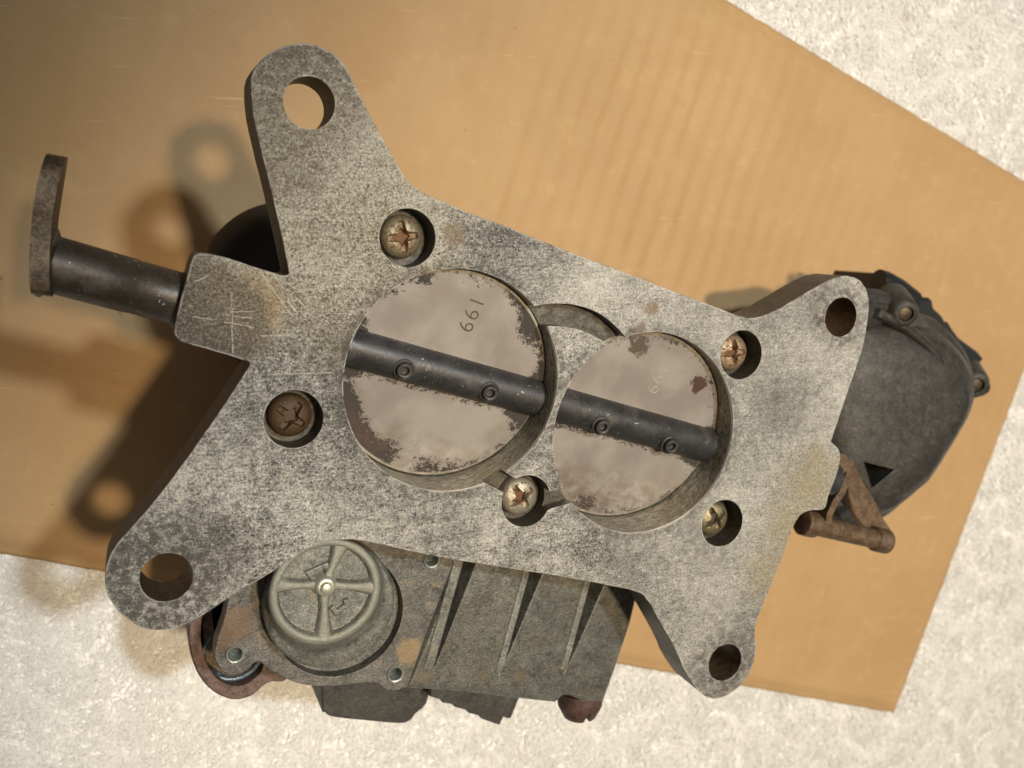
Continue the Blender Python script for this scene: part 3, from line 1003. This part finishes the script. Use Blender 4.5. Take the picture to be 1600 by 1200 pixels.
# lever plate square to the shaft, seen nearly edge on
bm = bmesh.new()
sd = at(70, 250, 111) - at(46, 458, 111); sd.z = 0; sd.normalize()
tdv = Vector((sd.y, -sd.x, 0))
L0 = at(60, 392, 111); L0 = Vector((L0.x, L0.y, SZ))
def lev(s, h, t): return L0 + sd * s + Vector((0, 0, h)) + tdv * t
prof = [(18.4, 3), (17.6, 8.0), (14, 10.3), (9, 10.9), (4, 10.4), (-3, 11.2), (-6.6, 10.8), (-8.3, 9), (-8.2, 0), (-6, -6), (0, -9), (8, -8), (14, -5), (17.4, -1)]
prof = smooth_poly(prof, (), 4)
bow = lambda s: .006 * (s - 6) ** 2
Lf = [[lev(s, h, 1.7 + bow(s)) for s, h in prof], [lev(s, h, -1.7 + bow(s)) for s, h in prof]]
add_loops(bm, Lf)
link('throttle_lever', bm_mesh(bm), M_LEVER, carb, 35)['label'] = 'brown lever plate seen edge on at the outer end of the shaft'
bm = bmesh.new(); lathe(bm, frame(base + AX * (tb + .4), AX), [(7.0, 0), (7.0, .9), (5.9, 1.6)], 40)
link('lever_collar', bm_mesh(bm), M_SPACER, carb, 40)

# ---- main body under the flange
def axpt(s, t, z): return base * 0 + Vector((A.x, A.y, 0)) + AX * s + AY * t + Vector((0, 0, z))
def axpoly(pts): return [tuple(axpt(s, t, 0)[:2]) for s, t in pts]
bm = bmesh.new()
D = (B - A).length
body = smooth_poly(axpoly([(-14, -26), (-22, -10), (-22, 10), (-12, 24), (10, 27), (D, 26), (D + 22, 22), (D + 29, 6), (D + 29, -12), (D + 20, -28), (D, -32), (12, -32)]), (), 5)
inner = [circle(A, RB + .05, 96), circle(B, RB + .05, 96)]
prism(bm, body, 36, ZP - 12.02)
me = boolean(bm_mesh(bm), [cyl_cut(A, RB + .05, ZP - 40, ZP, 96), cyl_cut(B, RB + .05, ZP - 40, ZP, 96)])
me.materials.clear()
link('main_body', me, M_WALL, carb, 40)
bm = bmesh.new()
mid = (A + B) / 2
lathe(bm, frame(Vector((mid.x + 4, mid.y - 2, 1.0)), (0, 0, 1)), [(33, 0), (34, 1.5), (34, 12), (31, 16), (31, 34), (36, 37)], 64)
link('air_horn', bm_mesh(bm), M_DKGREY, carb, 40)['label'] = 'round air horn the upturned casting stands on'

# black vacuum dome behind the flange
bm = bmesh.new()
dc = at(466, 458, 40)
lathe(bm, frame(Vector((dc.x, dc.y, 22)), (0, 0, 1)), [(18, -6), (24.5, -3), (25.6, 0), (25.6, 4), (24.6, 6), (24.0, 7.5), (22, 11), (18, 14.5), (13, 17), (7, 18.5), (1, 19)], 72)
link('vacuum_dome', bm_mesh(bm), M_BLACK, carb, 50)['label'] = 'round black diaphragm housing half hidden behind the square lug'

# ---- accelerator pump cover
ZF = 90.0
cover_px = [(357, 935), (349, 970), (338, 1003), (335, 1028), (345, 1048), (361, 1056), (381, 1050), (397, 1037), (406, 1034), (420, 1046), (446, 1061), (480, 1071), (520, 1073), (560, 1068), (588, 1068), (602, 1078), (621, 1079), (637, 1071), (645, 1052), (662, 1004), (689, 933), (702, 899), (716, 850), (690, 800), (430, 800)]
cv = smooth_poly(pxpoly(cover_px, ZF), (0, 8, 22, 23, 24), 4)
bm = bmesh.new(); prism(bm, cv, ZF - 5, ZF, .35)
rr_ = []
HOLPX = ((367, 1021), (617, 1052), (674, 874))
cut = [cyl_cut(at(x, y, ZF), 1.75, ZF - 4, ZF + 3, 32) for x, y in HOLPX]
gc = at(531, 961, ZF)
gm = at(515, 958, ZF)
cut.append(cyl_cut(gc, 16.0, ZF - 3.6, ZF + 3, 96))
me = boolean(bm_mesh(bm), cut); me.materials.clear()
M_COVER = grey_cast('stained_pump_cover', (.055, .052, .045), (.130, .124, .110), (.23, .222, .20), patch=(.27, .21, .13), metal=.4, rough=.5,
                    spots=((at(368, 975, ZF), 4.2, (.20, .125, .07)), (at(640, 1018, ZF), 3.5, (.34, .24, .12)), (at(345, 1000, ZF), 3.0, (.15, .09, .05))))
cover = link('pump_cover', me, M_COVER, carb, 35)
cover['label'] = 'stained grey pump cover plate with a rusty patch at its left corner'
for (x, y) in HOLPX:
    p = at(x, y, ZF)
    bm = bmesh.new()
    lathe(bm, frame(Vector((p.x, p.y, ZF - 3.5)), (0, 0, 1)), [(1.72, 0), (1.72, 4.1), (2.05, 4.3), (2.2, 3.9), (2.2, 3.4)], 32, False, False)
    link('rivet_tube', bm_mesh(bm), M_BRIGHT, cover, 50)
    bm = bmesh.new(); lathe(bm, frame(Vector((p.x, p.y, ZF - 3.9)), (0, 0, 1)), [(1.7, 0), (1.7, .9)], 24)
    link('tube_plug', bm_mesh(bm), M_PLUG, cover, 40)

# wheel-shaped cap: oblique skirt from the base ring up to the rim
ZR = 102.5
rc = at(510, 925, ZR)
rim_pts = [at(423, 935, ZR), at(599, 914, ZR), at(532, 844, ZR), at(503, 1008, ZR)]
rr0 = sum((p - rc).length for p in rim_pts) / 4
bc = at(518, 947, ZF + 6)
rb0 = (at(617, 930, ZF + 6) - at(413, 962, ZF + 6)).length / 2
bm = bmesh.new(); n = 96
def ringo(c, r, z): return [(c.x + r * math.cos(2 * math.pi * i / n), c.y + r * math.sin(2 * math.pi * i / n), z) for i in range(n)]
lerp = lambda k: bc.lerp(rc, k)
add_loops(bm, [ringo(bc, rb0, ZF - 4.5), ringo(bc, rb0, ZF + 5.0), ringo(bc, rb0 - .35, ZF + 6.2), ringo(bc, rb0 - 1.1, ZF + 6.7), ringo(lerp(.35), rr0 + 1.3, ZF + 6.8), ringo(lerp(.5), rr0 + .75, ZF + 7.3), ringo(lerp(.92), rr0 + .3, ZR - 1.6), ringo(rc, rr0, ZR - .5), ringo(rc, rr0 - .5, ZR - .1), ringo(rc, rr0 - 1.0, ZR),
               ringo(rc, rr0 - 1.5, ZR), ringo(rc, rr0 - 1.9, ZR - .4), ringo(rc, rr0 - 2.4, ZR - 1.9), ringo(rc, 1, ZR - 2.0)])
cap = link('pump_cap', bm_mesh(bm), M_PUMP, carb, 60)
cap['label'] = 'raised round cap cast like a four spoked wheel'
hub = at(509, 917, ZR + .5)
for (x, y) in ((536, 851), (592, 921), (507, 1000), (427, 918)):
    e = at(x, y, ZR)
    dv = (Vector((e.x, e.y, 0)) - Vector((hub.x, hub.y, 0)))
    a = Vector((hub.x, hub.y, 0)) + dv * .12; b = Vector((hub.x, hub.y, 0)) + dv * .97
    bm = bmesh.new()
    nn = Vector((-dv.y, dv.x, 0)).normalized()
    L = []
    for k in range(9):
        t_ = k / 8; p = a.lerp(b, t_); w = .98 + 1.8 * abs(t_ - .35) ** 1.5
        L.append([p + nn * w * c_ + Vector((0, 0, z_)) for c_, z_ in ((-1.3, ZR - 2.1), (-.8, ZR - .55), (-.45, ZR - .25), (.45, ZR - .25), (.8, ZR - .55), (1.3, ZR - 2.1))])
    add_loops(bm, L, True, True, True)
    link('cap_spoke', bm_mesh(bm), M_PUMP, cap, 60)
bm = bmesh.new()
lathe(bm, frame(Vector((hub.x, hub.y, ZR - 2.3)), (0, 0, 1)), [(3.2, 0), (2.7, 1.2), (2.4, 2.2), (2.2, 3.0), (1.8, 3.3), (1.35, 3.3), (1.25, 4.3), (.95, 4.5)], 40)
link('cap_hub', bm_mesh(bm), M_HUB, cap, 50)
for pts in ([(492, 907), (483, 895), (509, 883), (514, 893)], [(540, 936), (543, 945), (526, 957), (518, 948)]):
    bm = bmesh.new(); strip(bm, [at(x, y, ZR - 1.2) for x, y in pts], 1.25, ZR - 2.2, ZR - .9, .3)
    link('raised_cast_mark', bm_mesh(bm), M_PUMP, cap, None)

# ---- float bowl with tapering grooves
ZW = 88.5
bowl_px = [(705, 800), (702, 880), (690, 933), (663, 1004), (640, 1060), (632, 1076), (720, 1082), (805, 1092), (869, 1099), (882, 1088), (892, 1088), (915, 1098), (944, 1098), (965, 1040), (987, 973), (996, 935), (1030, 860), (980, 800)]
bp = smooth_poly(pxpoly(bowl_px, ZW), tuple(range(len(bowl_px))), 3)
bm = bmesh.new(); prism(bm, bp, 52, ZW, .9)
cut = []
for (l, r, tip) in (((726, 860), (756, 862), (676, 1050)), ((828, 880), (858, 884), (778, 1060)), ((923, 896), (956, 900), (881, 1054))):
    c = bmesh.new()
    a, b, t_ = at(*l, ZW), at(*r, ZW), at(*tip, ZW)
    m_ = a.lerp(b, .22)
    up = Vector((0, 0, 2))
    v = [c.verts.new(p) for p in (a + up, b + up, t_ + up * .5, Vector((m_.x, m_.y, ZW - 8.5)), Vector((t_.x, t_.y, ZW - .6)))]
    A_, B_, T_, M_, T2 = v
    for f in ((A_, B_, T_), (A_, M_, B_), (A_, T_, T2, M_), (B_, M_, T2, T_)):
        c.faces.new(f)
    cut.append(bm_mesh(c))
me = boolean(bm_mesh(bm), cut); me.materials.clear()
link('float_bowl', me, M_BOWL, carb, 30)['label'] = 'dull grey float bowl side with three tapering grooves'
bm = bmesh.new()
for (l, tip) in (((716, 878), (669, 1044)), ((822, 893), (779, 1050)), ((918, 905), (880, 1046))):
    strip(bm, [at(l[0] - 6, l[1] - 20, ZW), at(*l, ZW), at(*tip, ZW)], 2.8 if l[0] < 800 else 2.2, ZW - .3, ZW + .45, .4)
link('bowl_rib', bm_mesh(bm), M_PUMP, carb, None)  # raised ridges; their lighter metal paints in the sheen beside the grooves

# thin dark tab and stepped bracket below the bowl
bm = bmesh.new()
tabp = smooth_poly(pxpoly([(504, 940), (503, 1098), (508, 1113), (521, 1121), (575, 1127), (625, 1131), (640, 1127), (650, 1116), (672, 1084), (690, 940)], 62), (0, 9), 4)
prism(bm, tabp, 44, 62, .5)
link('side_tab', bm_mesh(bm), M_DKGREY, carb, 35)
bm = bmesh.new()
prism(bm, pxpoly([(668, 950), (672, 1089), (688, 1094), (692, 1099), (706, 1101), (712, 1106), (728, 1110), (733, 1115), (748, 1119), (753, 1124), (781, 1134), (788, 1120), (800, 1094), (802, 950)], 68), 45, 68, .5)
p = at(790, 1120, 68); q = at(806, 1080, 68)
lathe(bm, frame(Vector((p.x, p.y, 66)), Vector((q.x - p.x, q.y - p.y, 0))), [(1.5, -.3), (2.6, 0), (2.6, 9)], 24)
link('stepped_bracket', bm_mesh(bm), M_DKGREY, carb, 35)
# red-brown slotted screw under the bowl corner
bm = bmesh.new()
p = at(906, 1092, 78); dwn = Vector((at(905, 1130, 78) - p)).normalized()
lathe(bm, frame(p, dwn), [(6.2, -3), (6.7, .2), (6.5, 1.6), (4.9, 4.9), (4.5, 5.2)], 22)
me = bm_mesh(bm)
c = bmesh.new(); _, x_, y_, d_ = frame(p, dwn)
vv = []
for s in (-.8, .8):
    for h in (-9, 9):
        for k in (1.6, 8): vv.append(c.verts.new(p + x_ * (s * (1.9 if k > 4 else .6)) + y_ * h + d_ * k))
bmesh.ops.convex_hull(c, input=vv)
me = boolean(me, [bm_mesh(c)]); me.materials.clear()
link('slotted_screw', me, M_BRNSCREW, carb, 35)

# ---- return spring cup at the lower left
ZC = 72
bm = bmesh.new()
cup_px = [(297, 955), (294, 985), (297, 1020), (312, 1058), (336, 1083), (366, 1094), (393, 1088), (411, 1073), (424, 1066), (450, 1060), (470, 1000), (400, 930), (330, 915)]
cp = smooth_poly(pxpoly(cup_px, ZC), (), 6)
prism(bm, cp, ZC - 22, ZC, .5)
cin = smooth_poly(pxpoly([(322, 955), (314, 985), (317, 1020), (331, 1052), (351, 1068), (375, 1072), (395, 1062), (412, 1040), (410, 980), (370, 940)], ZC), (), 5)
c = bmesh.new(); prism(c, cin, ZC - 16, ZC + 4)
me = boolean(bm_mesh(bm), [bm_mesh(c)]); me.materials.clear()
cup = link('spring_cup', me, M_RINGBR, carb, 35)
cup['label'] = 'reddish brown open cup with a blue coiled spring inside'
bm = bmesh.new()
sc_ = at(362, 1012, ZC - 6)
pts = []
for k in range(24 * 6):
    a = 2 * math.pi * k / 24; pts.append((sc_.x + 7.3 * math.cos(a), sc_.y + 7.3 * math.sin(a), ZC - 15 + k / 24 * 2.1))
tube(bm, pts, .75, 10)
link('coil_spring', bm_mesh(bm), M_BLUE, cup, 60)
bm = bmesh.new()
q1, q2, q3 = at(322, 950, ZC - 3), at(330, 1030, ZC - 3), at(360, 1052, ZC - 3)
strip(bm, [q1, q2, q3, at(395, 1040, ZC - 3)], 3.0, ZC - 12, ZC - 3, .3)
link('pump_lever', bm_mesh(bm), M_LEVER, carb, None)

# ---- choke housing on the right
def pillow(bm, poly, levels, centre=None):
    """rounded casting: levels are (z, shrink towards the middle)"""
    c = Vector(centre) if centre else sum((Vector(p) for p in poly), Vector((0, 0))) / len(poly)
    poly = ccw(poly)
    add_loops(bm, [[(c.x + (x - c.x) * k, c.y + (y - c.y) * k, z) for x, y in poly] for z, k in levels])


hp = smooth_poly(pxpoly([(1290, 480), (1345, 470), (1392, 478), (1436, 490), (1468, 516), (1492, 552), (1500, 592), (1490, 632), (1468, 672), (1447, 706), (1427, 738), (1408, 764), (1388, 780), (1366, 799), (1335, 816), (1296, 818), (1262, 780), (1240, 690), (1250, 560)], 52), (), 5)
bm = bmesh.new()
pillow(bm, hp, [(14, .86), (24, .95), (40, 1.0), (52, 1.0), (57, .985), (59.5, .955), (60.5, .91), (60.9, .86), (63.2, .84), (66, .76), (68.2, .62), (69.3, .45), (69.8, .25)])
me = bm_mesh(bm)
c = bmesh.new()
vv = [c.verts.new(Vector((p.x, p.y, z))) for p in (at(1333, 716, 63), at(1377, 727, 63), at(1346, 758, 63)) for z in (18, 100)]
bmesh.ops.convex_hull(c, input=vv)
me = boolean(me, [bm_mesh(c)]); me.materials.clear()
choke = link('choke_housing', me, M_CHOKE, carb, 40)
choke['label'] = 'dark grey rounded housing sticking out past the right ears'
bm = bmesh.new()
rp = smooth_poly(pxpoly([(1376, 476), (1404, 474), (1436, 492), (1464, 522), (1486, 558), (1502, 596), (1504, 616), (1498, 618), (1480, 584), (1452, 546), (1418, 516), (1384, 500)], 58), (), 4)
pillow(bm, rp, [(24, .98), (46, 1.0), (56, 1.0), (60, .96), (61.5, .86), (62, .6)])
link('housing_flange', bm_mesh(bm), M_CHOKE, choke, 45)
for pts, w_, za, zb in (([(1352, 486), (1396, 508), (1440, 548), (1462, 596), (1466, 630)], 3.2, 58, 68.5), ([(1300, 800), (1345, 790), (1395, 768)], 2.0, 58, 66)):
    bm = bmesh.new(); strip(bm, [(p_[0], p_[1]) for p_ in smooth_poly(pxpoly(pts, 62), (0, len(pts) - 1), 5)[:5 * (len(pts) - 1)]], w_, za, zb, .8)
    link('casting_rib', bm_mesh(bm), M_CHOKE, choke, 50)
# black toothed cap behind the flange
edge = [(1390, 428), (1412, 436), (1428, 452), (1435, 452), (1438, 464), (1443, 467), (1453, 465), (1459, 470), (1461, 482), (1470, 490), (1476, 497), (1478, 502), (1484, 504), (1490, 514), (1500, 528), (1516, 540), (1530, 550), (1538, 560), (1534, 566), (1522, 566)]
bm = bmesh.new(); prism(bm, pxpoly(edge + [(1500, 590), (1470, 560), (1430, 520), (1390, 500), (1375, 460)], 50), 22, 50, 1.0)
link('toothed_cap', bm_mesh(bm), M_BLACK, choke, 30)['label'] = 'black plastic cap with a toothed edge'
for (x, y, z, r, ln) in ((1416, 492, 70, 4.6, 12), (1527, 604, 57, 5.0, 10)):
    p = at(x, y, z)
    tiltd = Vector((-.30, -.28, 1)).normalized()
    bm = bmesh.new()
    lathe(bm, frame(p - tiltd * ln, tiltd), [(r * 1.5, 0), (r * 1.25, ln * .5), (r * 1.08, ln - 1.4), (r * .9, ln - .3), (r * .75, ln), (r * .58, ln), (r * .52, ln - 2.5)], 36)
    b_ = link('screw_boss', bm_mesh(bm), M_CHOKE, choke, 45)
    bm = bmesh.new(); lathe(bm, frame(p - tiltd * 2.2, tiltd), [(r * .5, 0), (r * .5, 1.2), (r * .35, 1.6)], 24)
    link('boss_screw', bm_mesh(bm), M_LEVER, choke, 45)
bm = bmesh.new()
pillow(bm, smooth_poly(pxpoly([(1492, 575), (1516, 566), (1540, 580), (1551, 600), (1546, 616), (1528, 624), (1500, 632), (1480, 640), (1478, 600)], 52), (), 4), [(26, 1), (46, 1), (51, .93), (53.5, .75), (54, .4)])
link('boss_web', bm_mesh(bm), M_CHOKE, choke, 45)
bm = bmesh.new()
tube(bm, [at(1372, 438, 52), at(1380, 440, 52), at(1402, 452, 51), at(1425, 470, 50)], 3.9, 20)
link('cap_horn', bm_mesh(bm), M_BLACK, choke, 50)
bm = bmesh.new()
pillow(bm, circle(at(1412, 768, 40), 3.8, 28), [(20, 1), (38, 1), (40, .85), (40.6, .5)])
link('housing_boss', bm_mesh(bm), M_CHOKE, choke, 45)
# bridge casting between housing and flange ear
bm = bmesh.new()
prism(bm, smooth_poly(pxpoly([(1280, 470), (1340, 458), (1372, 452), (1400, 462), (1412, 478), (1390, 505), (1350, 520), (1300, 520)], 66), (), 4), 40, 66, 2.0)
link('housing_bridge', bm_mesh(bm), M_CHOKE, carb, 50)

# ---- fast idle link: pin between two bent straps
ZK = 88
a, b = at(1262, 818, ZK), at(1384, 846, ZK)
fr2 = frame(a, b - a)
Lp = (b - a).length
bm = bmesh.new(); lathe(bm, fr2, [(2.0, -2.6), (3.9, -2.2), (4.0, 0), (3.9, 2.4), (3.1, 3.0), (3.05, Lp - 5)], 40)
link('link_pin', bm_mesh(bm), M_RUST, carb, 45)
bm = bmesh.new(); lathe(bm, frame(a + (b - a).normalized() * (Lp - 3), b - a), [(3.3, -2.2), (3.9, -1.6), (3.9, 3.0), (3.2, 3.6), (1.5, 3.7)], 40)
link('pin_head', bm_mesh(bm), M_RUST, carb, 45)
def ribbon(name, pts, w, th, mat, axis=None):
    """strap with centre line pts, widths w (list), thickness th along the pin axis"""
    d = (b - a).normalized(); bm = bmesh.new(); L = []
    for i, p in enumerate(pts):
        t_ = (pts[min(i + 1, len(pts) - 1)] - pts[max(i - 1, 0)]).normalized()
        n_ = t_.cross(d).normalized() if axis is None else axis
        dd = n_.cross(t_).normalized()
        L.append([p + n_ * (w[i] / 2 * s1) + dd * (th / 2 * s2) for s1, s2 in ((-1, -1), (-1, 1), (1, 1), (1, -1))])
    add_loops(bm, L)
    return link(name, bm_mesh(bm), mat, carb, 35)
ribbon('inner_strap', [at(1315, 722, 82), at(1313, 745, 84), at(1303, 770, 86), at(1291, 785, 87), at(1284, 800, 87), at(1282, 815, 87)], [7, 7, 7, 7, 7, 7], 2.2, M_RUST)
bm = bmesh.new()
fan = smooth_poly(pxpoly([(1323, 722), (1334, 722), (1347, 750), (1366, 780), (1382, 812), (1396, 836), (1392, 856), (1374, 858), (1352, 826), (1336, 805), (1328, 780), (1324, 750)], 85), (), 4)
prism(bm, fan, 82.6, 85, .3)
link('outer_strap', bm_mesh(bm), M_RUST, carb, 35)

# webs that carry the outlying pieces, under the flange and the pump cover
bm = bmesh.new()
prism(bm, pxpoly([(418, 930), (418, 1000), (440, 1010), (560, 1010), (700, 1000), (700, 880), (560, 880)], 69), 57, 69, .4)
link('cup_bracket', bm_mesh(bm), M_DKGREY, carb, 35)
bm = bmesh.new()
prism(bm, pxpoly([(1000, 570), (1150, 560), (1300, 570), (1300, 670), (1150, 690), (1000, 700)], 60), 34, 60, 1.0)
link('choke_arm', bm_mesh(bm), M_DKGREY, carb, 35)
bm = bmesh.new()
p = at(1284, 716, 90)
lathe(bm, frame(Vector((p.x, p.y, 81)), (0, 0, 1)), [(3.2, 0), (3.2, 17.0)], 24)
strip(bm, [at(1284, 716, 85), at(1310, 722, 85), at(1330, 730, 85)], 4.0, 81.6, 84.4, .3)
link('link_stud', bm_mesh(bm), M_RUST, carb, 35)
